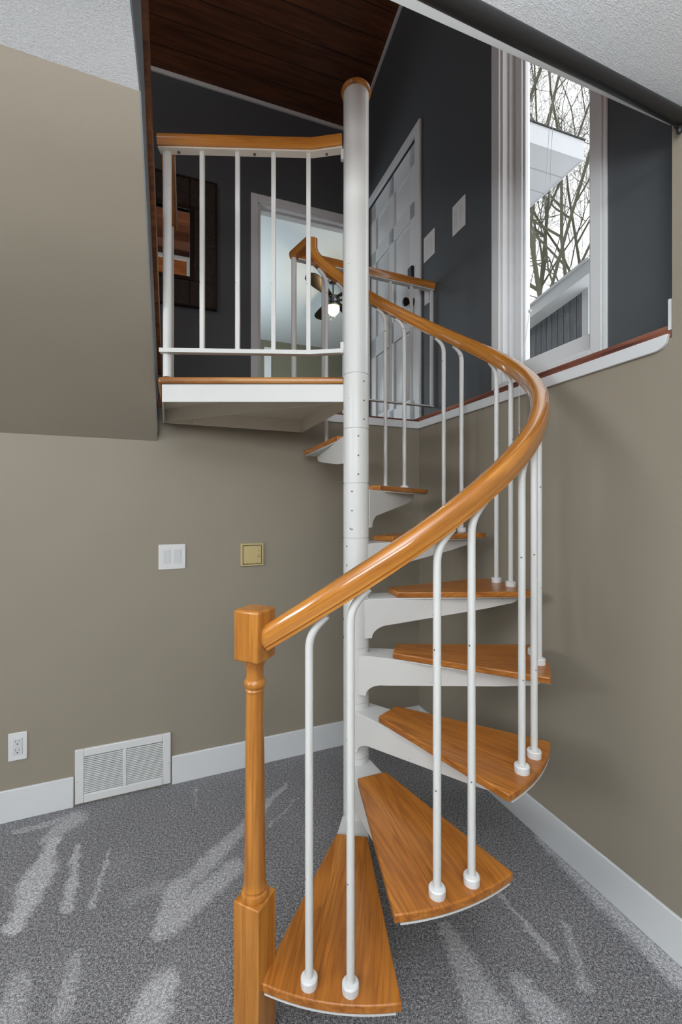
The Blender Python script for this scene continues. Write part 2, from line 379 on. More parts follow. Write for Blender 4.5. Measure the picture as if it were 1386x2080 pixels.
# white edge trim under the upper floor and the raw timber above it
x_end = s_end - .004
poly = [(rc + .012, 1.868), (x_end - .045, 1.868)] + [(x_end - .045 + .04 * math.sin(a * PI / 12), 1.868 + .028 * (1 - math.cos(a * PI / 12))) for a in range(1, 7)] + [(x_end - .003, 1.905), (x_end, 1.912), (rc + .012, 1.912)]
g = MB(); g.prism(poly, -.014, 0)
g.v = [(x, -y - .014 if False else y, z) for (x, z, y) in g.v]
st(g.build('trim_3', M['white_trim'], mw=RT.m, bevel=.002))
pl_l, pl_r = BK.pix(333, 860)[0], BK.pix(612, 873)[0]
st(MB().box(pl_r + .02, sc, -.014, 0, 1.868, 1.912).build('trim_4', M['white_trim'], mw=BK.m, bevel=.002))
st(MB().box(rc - .15, s_end, .002, .15, 1.9, 1.943).build('trim_5', M['rough'], mw=RT.m, bevel=.003))
st(MB().box(-1.6, sc + .15, .004, .05, 1.87, 1.926).build('trim_6', M['rough'], mw=BK.m, bevel=.003))
st(MB().box(s_end - .010, s_end - .002, -.003, .004, 1.925, 2.02).build('trim_7', M['white_trim'], mw=RT.m, smooth=False))

# ---------------------------------------------------------------- structure: upper room
cor = UB.fromworld(.1717, 4.105)  # approximate corner
d_c = (4.0 + .3653 * 1.66) / (1 + .3653 * .375); x_c = 1.66 - .375 * d_c
us = UB.fromworld(x_c, d_c)[0]; ur = UR.fromworld(x_c, d_c)[0]
cz0 = 4.832; SL = .27                                            # vaulted ceiling: height at back wall, rise per metre
st(MB().box(-3.3, us + 1.3, .05, 5.6, 1.68, FZ).build('floor_upper', M['rough'], mw=Matrix(BK.m), smooth=False))
# upper back wall with doorway
dl = UB.pix(524.5, 500)[0]; dtop = UB.pix(560, 419)[1]; dwd = .83
zt = UB.pix(524.5, 411)[1]
o = MB().box(-3.6, dl, 0, .12, FZ, 5.2).box(dl + dwd, us + .02, 0, .12, FZ, 5.2).box(dl, dl + dwd, 0, .12, zt, 5.2)
st(o.build('wall_upper_back', M['charcoal'], mw=UB.m, smooth=False))
cs = .062
o = MB().box(dl - cs, dl, -.018, 0, FZ, zt + cs).box(dl + dwd, dl + dwd + cs, -.018, 0, FZ, zt + cs).box(dl, dl + dwd, -.018, 0, zt, zt + cs)
st(o.build('trim_8', M['white_trim'], mw=UB.m, bevel=.004))
o = MB().box(dl - .002, dl + .018, -.004, .13, FZ, zt).box(dl + dwd - .018, dl + dwd + .002, -.004, .13, FZ, zt).box(dl, dl + dwd, -.004, .13, zt - .018, zt + .002)
o.box(dl + .018, dl + .03, .05, .09, FZ, zt - .018).box(dl + .018, dl + dwd - .018, .05, .09, zt - .03, zt - .018)
st(o.build('trim_9', M['white_trim'], mw=UB.m, bevel=.002))
# upper right wall: doorway with door, window opening
dr_s = UR.pix(857, 600)[0]; d_top = 4.0
wl0 = UR.pix(1002, 600)[0]; wr0 = UR.pix(1237, 600)[0]
cw = .066                                                        # casing width
wl, wr = wl0 + cw, wr0 - cw; wz0 = 1.935 + .066; wz1 = 4.45
DW = .80; dL, dR = dr_s - cw - DW, dr_s - cw
ZT = 6.6
o = MB().box(ur - .1, dL, 0, .16, FZ, ZT).box(dR, wl, 0, .16, FZ, ZT).box(dL, dR, 0, .16, FZ + 2.05, ZT)
o.box(wl, wr, 0, .16, wz1, ZT).box(wl, wr, 0, .16, 1.80, wz0).box(wr, 3.2, 0, .16, 1.80, ZT).box(dR, wl, 0, .16, 1.8, FZ)
st(o.build('wall_upper_right', M['charcoal'], mw=UR.m, smooth=False))
# vaulted plank ceiling (local x along back wall, sloping up towards the camera)
mc = UB.m @ Matrix.Translation((0, 0, cz0)) @ Matrix.Rotation(-math.atan(SL), 4, 'X')
st(MB().box(-3.6, us + .12, -6.2, .2, 0, .12).build('ceiling_upper', M['planks'], mw=mc, smooth=False))
st(MB().box(-3.4, us, -.02, 0, cz0 - .03, cz0 + .002).build('trim_10', M['white_trim'], mw=UB.m, bevel=.004))
g = MB()
za = cz0; zb2 = cz0 + SL * 5.0 
L5 = 5.0
g.hexa([(ur, -.02, za - .03), (ur + L5, -.02, zb2 - .03), (ur + L5, 0, zb2 - .03), (ur, 0, za - .03)],
       [(ur, -.02, za), (ur + L5, -.02, zb2), (ur + L5, 0, zb2), (ur, 0, za)])
st(g.build('trim_11', M['white_trim'], mw=UR.m, bevel=.004))
st(MB().box(-3.5, -3.35, -2.0, 3.6, 2.78, 6.6).build('wall_upper_left', M['charcoal'], smooth=False))
PW = 4.66
ztp = 5.86
st(MB().box(-3.6, us + .3, -PW - .1, -PW, 2.79, ztp).build('wall_upper_front', M['planks2'], mw=UB.m @ Matrix.Translation((0, 0, 0)), smooth=False))
st(MB().box(-3.6, us + .1, -PW, -PW + .02, ztp - .05, ztp + .02).build('trim_13', M['white_trim'], mw=UB.m, bevel=.004))
st(MB().box(-1.27, -1.215, -PW, -PW + .02, 4.8, ztp - .05).build('trim_14', M['white_trim'], mw=UB.m, bevel=.004))
st(MB().box(-3.6, us + .1, -4.6, -4.05, 0, .14).build('ceiling_beam', M['planks'], mw=mc @ Matrix.Translation((0, 0, -.14)), smooth=False))
st(MB().box(-3.6, us + .3, -6.2, -6.1, 2.79, 6.8).build('wall_upper_end', M['charcoal'], mw=UB.m, smooth=False))

# bedroom beyond the doorway
FR = Frame((0, 8.28), 1, .3653)
st(MB().box(-3.8, .9, 0, .1, FZ, 4.4).build('wall_bedroom_far', M['olive'], mw=FR.m, smooth=False))
st(MB().box(-3.6, us + 1.5, .12, 4.3, 4.34, 4.44).build('ceiling_bedroom', M['bluewall'], mw=UB.m, smooth=False))
st(MB().box(-3.7, -3.6, .12, 4.2, FZ, 4.4).build('wall_bedroom_left', M['olive'], mw=UB.m, smooth=False))
st(MB().box(ur - 4.3, ur - .12, 1.4, 1.5, FZ, 4.4).build('wall_bedroom_right', M['olive'], mw=UR.m, smooth=False))
f0 = FR.pix(537, 740)[0]; f1 = FR.pix(551, 740)[0]; fz = FR.pix(545, 706)[1]
st(MB().box(f0, f1, -.02, 0, FZ, fz).build('trim_12', M['white_trim'], mw=FR.m, bevel=.004))

# ---------------------------------------------------------------- door in the upper right wall
d1 = empty('door_1', mw=UR.at(dL, 0, FZ), kind='structure')
def child(o, parent): o.parent = parent; return o
H = 2.04
MB().box(-cw, 0, -.018, .0, 0, H + cw).box(DW, DW + cw, -.018, 0, 0, H + cw).box(0, DW, -.018, 0, H, H + cw).build('door_casing', M['white_trim'], d1, .004)
g = MB().box(.004, DW - .004, .022, .05, .01, H - .004)
ys = [(.01, .23), (.74, .90), (1.52, 1.63), (1.89, H - .004)]
for z0, z1 in ys: g.box(.004, DW - .004, .010, .023, z0, z1)
for x0, x1 in ((.004, .115), (.36, .44), (DW - .115, DW - .004)): g.box(x0, x1, .010, .0235, .01, H - .004)
for (za_, zb_) in ((.23, .74), (.90, 1.52), (1.63, 1.89)):
    for xa, xb in ((.115, .36), (.44, DW - .115)):
        i0, i1 = .018, .045
        g.hexa([(xa + i0, .023, za_ + i0), (xb - i0, .023, za_ + i0), (xb - i0, .023, zb_ - i0), (xa + i0, .023, zb_ - i0)],
               [(xa + i1, .013, za_ + i1), (xb - i1, .013, za_ + i1), (xb - i1, .013, zb_ - i1), (xa + i1, .013, zb_ - i1)])
g.build('door_slab', M['white_trim'], d1, .002)
kx = UR.pix(835, 615)[0] - dL; kz = UR.pix(835, 615)[1] - FZ; bz = UR.pix(836, 562)[1] - FZ
def lathe_y(prof, x, z, name, m, parent, n=24):
    g = MB().lathe(prof, n); g.v = [(a + x, -c + .010, b + z) for a, b, c in g.v]; return g.build(name, m, parent)
lathe_y([(.034, 0), (.034, .006), (.014, .012), (.012, .03), (.026, .038), (.031, .052), (.027, .066), (.012, .072)], kx, kz, 'knob', M['bronze'], d1)
MB().box(kx - .03, kx + .03, -.012, .01, bz - .07, bz + .07).build('deadbolt', M['black'], d1, .006)

# ---------------------------------------------------------------- window in the upper right wall
w1 = empty('window_1', mw=UR.at(wl, 0, 0), kind='structure')
WW = wr - wl
g = MB()
for (a0, a1, dd) in ((0, .05, .020), (.05, cw, .012)):
    g.box(-a1, -a0, -dd, 0, wz0 - a1, wz1 + a1).box(WW + a0, WW + a1, -dd, 0, wz0 - a1, wz1 + a1)
    g.box(-a0, WW + a0, -dd, 0, wz0 - a1, wz0 - a0).box(-a0, WW + a0, -dd, 0, wz1 + a0, wz1 + a1)
g.build('casing', M['white_trim'], w1, .003)
jd = .10
g = MB().box(-.002, .012, -.004, .16, wz0, wz1).box(WW - .012, WW + .002, -.004, .16, wz0, wz1).box(0, WW, -.004, .16, wz0 - .002, wz0 + .012).box(0, WW, -.004, .16, wz1 - .012, wz1)
g.box(.012, .024, .03, .16, wz0 + .012, wz1 - .012).box(WW - .024, WW - .012, .03, .16, wz0 + .012, wz1 - .012).box(.012, WW - .012, .03, .16, wz0 + .012, wz0 + .024)
g.build('jamb', M['white_trim'], w1, .002)
g = MB()
sw = .046
g.box(.024, .024 + sw, .06, .11, wz0 + .024, wz1 - .02).box(WW - .024 - sw, WW - .024, .06, .11, wz0 + .024, wz1 - .02)
g.box(.024 + sw, WW - .024 - sw, .06, .11, wz0 + .024, wz0 + .030 + sw + .025).box(.024 + sw, WW - .024 - sw, .06, .11, wz1 - .07, wz1 - .02)
g.box(.024 + sw, .024 + sw + .01, .075, .1, wz0 + .06, wz1 - .07).box(WW - .034 - sw, WW - .024 - sw, .075, .1, wz0 + .06, wz1 - .07).box(.024 + sw, WW - .024 - sw, .075, .1, wz0 + .055 + sw, wz0 + .064 + sw)
g.build('sash', M['white_trim'], w1, .004)
MB().box(.06, WW - .06, .085, .091, wz0 + .09, wz1 - .06).build('pane', M['glass'], w1, smooth=False)

# ---------------------------------------------------------------- spiral staircase
PX, PD = .0589, 1.7164; A0 = rad(-97.6); ST = rad(27.886); OFF = rad(4.464)
RB, RO, RH = .655, .687, .657; PITCH = R / ST; ZR0 = 1.158
stair = empty('spiral_staircase', (PX, PD, 0), 0, 'white steel spiral staircase with honey wood treads, turned newel and curved handrail', 'staircase')
PR = .0495
g = MB()
top = 2.985
prof = []
for k in range(0, 10):
    z = k * R
    if k: prof += [(PR, z - .0020), (PR - .003, z - .0010), (PR - .003, z + .0010), (PR, z + .0020)]
    else: prof += [(PR, 0)]
prof.append((PR, top))
pole = g.lathe(prof, 48).build('centre_pole', M['metal'], stair)
cap = MB().lathe([(.052, top), (.0575, top + .003), (.0585, top + .010), (.056, top + .018), (.045, top + .022)], 48).build('pole_cap', M['railz'], pole); cap['label'] = 'round wooden cap'
base = MB().lathe([(.058, .0), (.058, .008), (.054, .011)], 40).build('base_plate', M['metal'], pole)
for k in range(2, 10):
    a = A0 + ST * (k - 1) + PI
    for fz_ in (.15, .5, .84):
        z = k * R - R * fz_
        s_ = MB().lathe([(.0032, 0), (.0032, .0012), (.0018, .0018)], 10)
        s_.v = [((PR - .0006 + c) * math.cos(a) - aa * math.sin(a), (PR - .0006 + c) * math.sin(a) + aa * math.cos(a), z + bb) for aa, bb, c in s_.v]
        s_.build('set_screw', M['steel'], pole)

# tread prototype (local x = away from the pole)
TH = .022
def tread_poly(inner, ri, half, ro, nose=0):
    an = math.asin(half / ro); pts = [(ri, -inner)]
    pts += [(ro * math.cos(-an + 2 * an * i / 16), ro * math.sin(-an + 2 * an * i / 16)) for i in range(17)]
    pts.append((ri, inner)); return pts
def bracket_mb():
    g = MB()
    zt_ = -TH - .0005; tk = .004
    g.prism([(.030, -.048), (.06, -.0495), (.15, -.058)] + tread_poly(0, 0, .160, RO - .001)[1:-1] + [(.15, .058), (.06, .0495), (.030, .048)], zt_ - tk, zt_)
    for sg in (-1, 1):
        p0 = Vector((.02, sg * .0475)); p1 = Vector((.655, sg * .098)); dv = (p1 - p0).normalized(); nv = Vector((-dv.y, dv.x)); Ls = (p1 - p0).length
        prof = [(0, .146), (.028, .146)] + [(.028 + .075 * (1 - math.cos(q * PI / 12)), .146 - .048 * math.sin(q * PI / 12)) for q in range(1, 7)]
        if sg > 0: prof = [(0, .104), (.1, .098)]
        prof += [(.3, .074), (.50, .050), (.585, .036)] + [(.585 + .05 * math.sin(q * PI / 10), .036 - .026 * (1 - math.cos(q * PI / 10))) for q in range(1, 6)] + [(Ls, .008), (Ls, 0), (0, 0)]
        n = len(prof); o = len(g.v)
        for th in (-.002, .002):
            for (l, h_) in prof:
                q = p0 + dv * l + nv * th; g.v.append((q.x, q.y, zt_ - tk - h_ + .001))
        g.f.append(tuple(o + i for i in range(n))); g.f.append(tuple(o + n + i for i in range(n - 1, -1, -1)))
        for i in range(n): j = (i + 1) % n; g.f.append((o + i, o + n + i, o + n + j, o + j))
    return g
tm = MB().prism(tread_poly(.056, .150, .1745, RO), -TH, 0)
tread = tm.build('tread', M['treadwood'], stair, .004, 3)
tread['label'] = 'wedge-shaped oak tread'
br = bracket_mb().build('tread_bracket', M['metal'], tread, smooth=False); br['label'] = 'white steel bracket'
treads = [tread]
for k in range(2, 9): treads.append(dup(tread, stair))
for k, o in enumerate(treads, 1):
    o.location = (0, 0, k * R); o.rotation_euler = (0, 0, A0 + ST * (k - 1))
# balusters: two lengths; local x = tangent (up the stair)
sl = math.atan(PITCH / RH)
def baluster_proto(h):
    pts = [(0, 0, .001), (0, 0, h * .5), (0, 0, h - .092)]
    c0 = Vector((0, 0, h - .092)); e = Vector((.046, 0, h + .046 * math.tan(sl) - .040))
    for i in range(1, 9):
        u = i / 8; p = c0 * (1 - u) ** 2 + Vector((0, 0, h - .045)) * 2 * u * (1 - u) + e * u * u; pts.append(tuple(p))
    rr = [.0101] * (len(pts) - 2) + [.0095, .008]
    g = MB().tube(pts, rr, 14)
    b = g.build('baluster', M['metal'], stair)
    MB().lathe([(.0205, 0), (.021, .003), (.021, .018), (.0185, .0215), (.0104, .0222)], 28).build('collar', M['plastic'], b)
    return b
bp = []
for wch in (-1, 1):
    h = ZR0 + PITCH * (OFF * wch) - R
    bp.append(baluster_proto(h))
for k in range(1, 9):
    for i, wch in enumerate((-1, 1)):
        o = bp[i] if k == 1 else dup(bp[i], stair)
        a = A0 + ST * (k - 1) + OFF * wch
        o.location = (RB * math.cos(a), RB * math.sin(a), k * R); o.rotation_euler = (0, 0, a + PI / 2)

# handrail
RP = [(.028, -.006), (.0285, .006), (.026, .017), (.019, .0255), (.008, .029), (-.008, .029), (-.019, .0255), (-.026, .017), (-.0285, .006), (-.028, -.006),
      (-.0255, -.014), (-.0255, -.019), (-.021, -.0225), (-.021, -.029), (.021, -.029), (.021, -.0225), (.0255, -.019), (.0255, -.014)]
def hel(a): return Vector((RH * math.cos(a), RH * math.sin(a), ZR0 + PITCH * (a - A0)))
aS, aE = rad(-112.2), rad(103.5)
LZ = 2.798                                       # centre of the level rails
pts = [hel(aS + (aE - aS) * i / 130) for i in range(131)]
e = hel(aE); tgt = Vector((-math.sin(aE) * RH, math.cos(aE) * RH, PITCH)).normalized()
ctrl = e + tgt * .075; up_end = Vector((ctrl.x, ctrl.y, LZ + .004))
for i in range(1, 13):
    u = i / 12; pts.append(e * (1 - u) ** 2 + ctrl * 2 * u * (1 - u) + Vector((ctrl.x, ctrl.y, ctrl.z + .045)) * u * u)
pts.append(up_end)
def sidef(i):
    p = pts[i]; return (p.x, p.y, 0)
rail = MB().sweep(pts, RP, side=sidef).build('handrail', M['railwood'], stair)
up_w = Vector((PX, PD, 0)) + up_end

# newel post
NC = Vector((-.2195 - PX, 1.12 - PD, 0)); na = math.atan2(-.42, .906)
newel = MB().box(-.038, .038, -.038, .038, 0, .392).build('newel_post', M['railz'], stair, .003)
newel.location = NC; newel.rotation_euler = (0, 0, na)
prof = [(.031, .390), (.0345, .394), (.0352, .401), (.033, .4075), (.0290, .4095), (.0285, .413), (.0303, .4165), (.0290, .4205), (.0274, .424), (.0272, .44), (.0262, .52), (.0240, .75), (.0222, .905), (.0225, .912),
        (.0245, .915), (.0225, .919), (.0265, .924), (.0285, .931), (.0265, .939), (.0225, .943), (.0215, .955), (.0225, .972), (.027, .980), (.030, .990), (.028, .996)]
MB().lathe(prof, 40).build('turned_shaft', M['railz'], newel)
MB().box(-.0385, .0385, -.0385, .0385, .992, 1.122).build('newel_block', M['railz'], newel, .007, 3)

# landing
FL, BL, BR_ = Vector((-.718, 1.729, 0)), BK.w(pl_l, -.016), BK.w(pl_r, -.016)
def loc(v): return (v.x - PX, v.y - PD)
PF = Vector((PX - .01, 1.729, 0)); PP = Vector((PX, PD + .01, 0))
wood_poly = [loc(Vector((-.718, 1.722, 0))), loc(Vector((PX - .045, 1.722, 0))), (-.01, .04), loc(BR_ + Vector((.01, 0, 0))), loc(BL - Vector((.012, 0, 0)))]
land = MB().prism(wood_poly, 9 * R - .026, 9 * R).build('landing', M['railx'], stair, .009, 3); land['label'] = 'quarter-turn wooden landing'
zb0, zb1 = 1.793, 9 * R - .0275
def plate(p, q, z0, z1, th, name, m, parent=land):
    p, q = Vector(p).to_2d(), Vector(q).to_2d(); d_ = (q - p).normalized(); n_ = Vector((-d_.y, d_.x)) * th / 2
    return MB().prism([tuple(p + n_), tuple(p - n_), tuple(q - n_), tuple(q + n_)], z0, z1).build(name, m, parent, .001, 1, smooth=False)
lf, lb, rb_ = Vector(loc(FL + Vector((.012, .006, 0)))), Vector(loc(BL)), Vector(loc(BR_))
plate(lf, (-.046, .018), zb0, zb1, .006, 'front_fascia', M['metal'])
plate(lf + Vector((.001, .004)), lb, zb0, zb1, .006, 'side_plate', M['metal'])
plate(lb, rb_, zb0, zb1, .006, 'wall_plate', M['cream_metal'])
plate(rb_, (-.01, .052), zb0, zb1, .006, 'side_plate', M['cream_metal'])
plate(lb + Vector((.02, -.01)), (-.045, .03), zb0 + .004, zb1, .006, 'diagonal_brace', M['cream_metal'])
MB().prism([tuple(lf), (-.05, .02), (-.012, .05), tuple(rb_), tuple(lb)], zb1 - .004, zb1 - .0005).build('underside_pan', M['cream_metal'], land, smooth=False)
for X in (396, 557):
    s_, z_ = BK.pix(X, 857 + (X - 396) * .03, -.02)
    g = MB().lathe([(.011, 0), (.011, .004), (.007, .006), (.007, .012)], 16)
    p = BK.w(s_, -.019); 
    g.v = [tuple(Vector((p.x - PX, p.y - PD, z_)) + BK.x * a_ + Vector((0, 0, b_)) - BK.y * c_) for a_, b_, c_ in g.v]
    g.build('wall_bolt', M['cream_metal'], land)

# ---------------------------------------------------------------- landing guard railing
def sq(pts2, z, hw, hh, rounding=None): return [(p[0], p[1], z) for p in pts2]
gl_ = empty('landing_guard_railing', (-.684, 1.735, 9 * R), 0, 'straight guard railing with square white balusters and wooden top rail along the landing edge', 'railing')
def wl_(o): # keep world coordinates while parenting to an empty with pure translation
    return o
def gx(X, d): return (X - 693) / F * d
org = Vector((-.684, 1.735, 9 * R))
def L3(x, y, z): return (x - org.x, y - org.y, z - org.z)
rp = [(-.712, 1.722), (gx(634, 1.742), 1.742), (PX - .052, 1.722)]
TP = [(.028, -.010), (.029, .004), (.026, .016), (.018, .021), (-.018, .021), (-.026, .016), (-.029, .004), (-.028, -.010), (-.024, -.020), (-.024, -.025), (.024, -.025), (.024, -.020)]
zc = 2.806
def railbar(name, path, prof, z, m, parent, cv):
    g = MB(); P_ = [Vector(p) for p in path]; n = len(P_)
    tg = []
    for i in range(n):
        a_ = (P_[min(i + 1, n - 1)] - P_[max(i - 1, 0)])
        if 0 < i < n - 1: a_ = (P_[i] - P_[i - 1]).normalized() + (P_[i + 1] - P_[i]).normalized()
        tg.append(Vector((a_.x, a_.y, 0)))
    g.sweep([cv(p.x, p.y, z) for p in P_], prof, tang=tg); return g.build(name, m, parent, ang=30)
railbar('top_rail', rp, TP, zc, M['railwood'], gl_, L3)
FBAR = [(.017, -.003), (.017, .003), (-.017, .003), (-.017, -.003)]
fb = railbar('rail_flat_bar', rp, FBAR, zc - .029, M['cream_metal'], gl_, L3)
for X, d in ((363, 1.725), (517, 1.735), (664, 1.735)):
    g = MB().lathe([(.005, 0), (.005, .003), (.003, .005)], 10, ); p = L3(gx(X, d), d + .002, zc - .032)
    g.v = [(p[0] + a_, p[1] + b_, p[2] - c_) for a_, b_, c_ in g.v]; g.build('rail_screw', M['steel'], fb)
BB = [(.014, -.004), (.014, .004), (-.014, .004), (-.014, -.004)]
zbar = 1.988
railbar('bottom_bar', [(-.706, 1.716), (gx(630, 1.742), 1.742), (PX - .05, 1.722)], [(a, b * 2) for a, b in BB], zbar, M['metal'], gl_, L3)
MB().box(*[v for v in (PX - .062 - org.x, PX - .046 - org.x)], 1.712 - org.y, 1.732 - org.y, zbar - .01 - org.z, zbar + .035 - org.z).build('pole_bracket', M['metal'], gl_, .003)
MB().box(PX - .06 - org.x, PX - .046 - org.x, 1.712 - org.y, 1.732 - org.y, zc - .07 - org.z, zc - .03 - org.z).build('pole_bracket', M['metal'], gl_, .003)
def post(x, y, z0, z1, r, name, parent, cv, m=M['metal']):
    p = cv(x, y, z0); q = cv(x, y, z1); return MB().tube([p, q], r, 20).build(name, m, parent)
post(gx(340, 1.735), 1.735, 9 * R + .0005, zc - .032, .0165, 'corner_post', gl_, L3)
x2, y2 = gx(346.5, 2.19), 2.19
post(x2, y2, FZ + .03, zc - .032, .0165, 'corner_post', gl_, L3)
b0 = None
for X in (411, 483, 556, 627):
    d = 1.728 + (X - 340) * .00004
    x = gx(X, d); p = L3(x, d, zbar + .0085)
    g = MB().box(-.0085, .0085, -.0085, .0085, 0, zc - .032 - zbar - .0085)
    if b0 is None: b0 = g.build('square_baluster', M['metal'], gl_, .0015); b = b0
    else: b = dup(b0, gl_)
    b.location = p
railbar('return_rail', [(-.690, 1.750), (gx(349, 2.23), 2.23)], TP, zc - .004, M['railwood'], gl_, L3)
railbar('return_bottom_bar', [(gx(341, 1.75), 1.752), (x2, y2 - .015)], [(a, b * 2) for a, b in BB], zbar, M['metal'], gl_, L3)

# ---------------------------------------------------------------- guard railing on the upper floor edge
gs0 = BK.fromworld(-.262, 2.462)[0]
oB = .028
gw = BK.w(gs0, oB, FZ); gb = empty('upper_floor_guard_railing', gw, 0, 'level guard railing at the upper floor edge behind the pole, ending at the charcoal wall', 'railing')
def L4(x, y, z): return (x - gw.x, y - gw.y, z - gw.z)
# right end on the set-back wall
s_hit = None
for i in range(2000):
    s_ = gs0 + i * .001; p = BK.w(s_, oB)
    if UR.fromworld(p.x, p.y)[1] >= -.006: s_hit = s_; break
pB, pC = BK.w(gs0, oB), BK.w(s_hit, oB)
mid = Vector((up_w.x - .004, up_w.y + .002, 0))
railbar('top_rail', [(mid.x, mid.y), (pB.x, pB.y), (pC.x, pC.y)], TP, LZ + .002, M['railwood'], gb, L4)
railbar('rail_flat_bar', [(pB.x + .02, pB.y + .01), (pC.x, pC.y)], FBAR, LZ - .0265, M['metal'], gb, L4)
zb_g = BK.pix(877, 826, oB)[1]
pbar = BK.w(gs0 + .02, oB)
railbar('bottom_bar', [(pbar.x, pbar.y), (pC.x, pC.y)], BB, zb_g, M['metal'], gb, L4)
post(pB.x, pB.y, 1.927, LZ - .022, .015, 'corner_post', gb, L4)
b1 = None
for X in (877, 836, 793, 748, 703, 657):
    s_, _ = BK.pix(X, 700, oB); p = BK.w(s_, oB)
    g = MB().box(-.0085, .0085, -.0085, .0085, 0, LZ - .030 - zb_g - .004)
    if b1 is None: b1 = g.build('square_baluster', M['metal'], gb, .0015); b = b1
    else: b = dup(b1, gb)
    b.location = L4(p.x, p.y, zb_g + .004); b.rotation_euler = (0, 0, math.atan2(BK.x.y, BK.x.x))

# ---------------------------------------------------------------- fittings on the lower back wall
def plate_thing(name, fr, X0, Y0, X1, Y1, label, cat, dep=.006):
    s0, za_ = fr.pix(X0, (Y0 + Y1) / 2); s1, _ = fr.pix(X1, (Y0 + Y1) / 2)
    sm, zm = fr.pix((X0 + X1) / 2, Y1); _, zt_ = fr.pix((X0 + X1) / 2, Y0)
    o = empty(name, mw=fr.at((s0 + s1) / 2, 0, (zm + zt_) / 2), label=label, cat=cat)
    return o, abs(s1 - s0), zt_ - zm
# vent grille
s0 = BK.pix(153, 1580)[0]; s1 = BK.pix(347, 1540)[0]; zt_ = BK.pix(347, 1489, -.014)[1]
vw, vh = s1 - s0, zt_ - .012
vent = empty('return_air_grille', mw=BK.at(s0, 0, .012), label='white slatted return air grille set in the baseboard of the back wall', cat='vent')
fb_ = .036
g = MB().box(0, fb_, -.014, 0, 0, vh).box(vw - fb_, vw, -.014, 0, 0, vh).box(fb_, vw - fb_, -.014, 0, 0, fb_).box(fb_, vw - fb_, -.014, 0, vh - fb_, vh)
g.box(vw / 2 - .008, vw / 2 + .008, -.014, 0, fb_, vh - fb_)
g.build('frame', M['plastic'], vent, .003)
MB().box(fb_, vw - fb_, -.002, -.0005, fb_, vh - fb_).build('backing', M['dark'], vent, smooth=False)
ns = 21
pitch = (vh - 2 * fb_) / ns
for (xa, xb) in ((fb_, vw / 2 - .008), (vw / 2 + .008, vw - fb_)):
    g = MB()
    for i in range(ns):
        z = fb_ + pitch * (i + .5)
        g.hexa([(xa, -.013, z - pitch * .42), (xb, -.013, z - pitch * .42), (xb, -.007, z - pitch * .36), (xa, -.007, z - pitch * .36)],
               [(xa, -.0125, z - pitch * .04), (xb, -.0125, z - pitch * .04), (xb, -.0065, z + pitch * .02), (xa, -.0065, z + pitch * .02)])
    g.build('louvre_bank', M['plastic'], vent, smooth=False)
for x in (.010, vw - .010):
    g = MB().lathe([(.004, 0), (.003, .002)], 10); g.v = [(x + a_, -.0145 - c_, vh * .42 + b_) for a_, b_, c_ in g.v]; g.build('screw', M['plastic2'], vent)
# outlet
o, pw, ph = plate_thing('wall_outlet', BK, 17, 1487, 56, 1543, 'white duplex outlet low on the back wall left of the air grille', 'outlet')
MB().box(-pw / 2, pw / 2, -.006, 0, -ph / 2, ph / 2).build('cover_plate', M['plastic'], o, .002)
MB().box(-pw * .25, pw * .25, -.0085, -.005, -ph * .3, ph * .3).build('receptacle', M['plastic2'], o, .0015)
for zc_ in (-.155, .155):
    g = MB()
    for x, w_ in ((-.095, .012), (.085, .010)): g.box((x - w_) * pw, (x + w_) * pw, -.0092, -.008, (zc_ + .01) * ph, (zc_ + .075) * ph)
    g.prism([(.035 * pw * math.cos(q * PI / 6) , zc_ * ph - .045 * ph + .035 * pw * math.sin(q * PI / 6)) for q in range(12)], .008, .0092) if False else g.box(-.035 * pw, .035 * pw, -.0092, -.008, (zc_ - .075) * ph, (zc_ - .035) * ph)
    g.build('socket_slots', M['dark'], o, smooth=False)
def rocker_switch(name, fr, X0, Y0, X1, Y1, label):
    o, pw, ph = plate_thing(name, fr, X0, Y0, X1, Y1, label, 'light switch')
    MB().box(-pw / 2, pw / 2, -.006, 0, -ph / 2, ph / 2).build('cover_plate', M['plastic'], o, .002)
    for x in (-.2, .2):
        g = MB(); xa, xb = (x - .13) * pw, (x + .13) * pw; h_ = ph * .27
        g.hexa([(xa, -.007, -h_), (xb, -.007, -h_), (xb, -.004, -h_), (xa, -.004, -h_)], [(xa, -.0095, h_), (xb, -.0095, h_), (xb, -.004, h_), (xa, -.004, h_)])
        g.build('rocker', M['plastic2'], o, .001)
    return o
rocker_switch('light_switch', BK, 322, 1105.5, 377, 1156, 'white double rocker switch on the tan wall left of the beige plate')
rocker_switch('light_switch', UR, 921, 408, 946.5, 469, 'double rocker switch on the charcoal wall, the higher one nearer the window')
rocker_switch('light_switch', UR, 862.5, 474, 884, 525, 'double rocker switch on the charcoal wall just right of the white door casing')
o, pw, ph = plate_thing('blank_cover_plate', UR, 864, 577, 873.5, 618, 'small white blank cover plate low beside the door, behind the guard rail end', 'wall plate')
MB().box(-pw / 2, pw / 2, -.006, 0, -ph / 2, ph / 2).build('plate', M['plastic'], o, .002)
o, pw, ph = plate_thing('intercom_panel', BK, 488.5, 1103.5, 535, 1149, 'beige square control plate on the tan wall above the newel post', 'wall plate')
MB().box(-pw / 2, pw / 2, -.010, 0, -ph / 2, ph / 2).build('backplate', M['beige'], o, .002)
MB().box(-pw * .415, pw * .415, -.0108, -.0095, -ph * .425, ph * .425).build('shadow_gap', M['dark'], o, smooth=False)
MB().box(-pw * .385, pw * .385, -.014, -.009, -ph * .395, ph * .395).build('faceplate', M['beige'], o, .001)
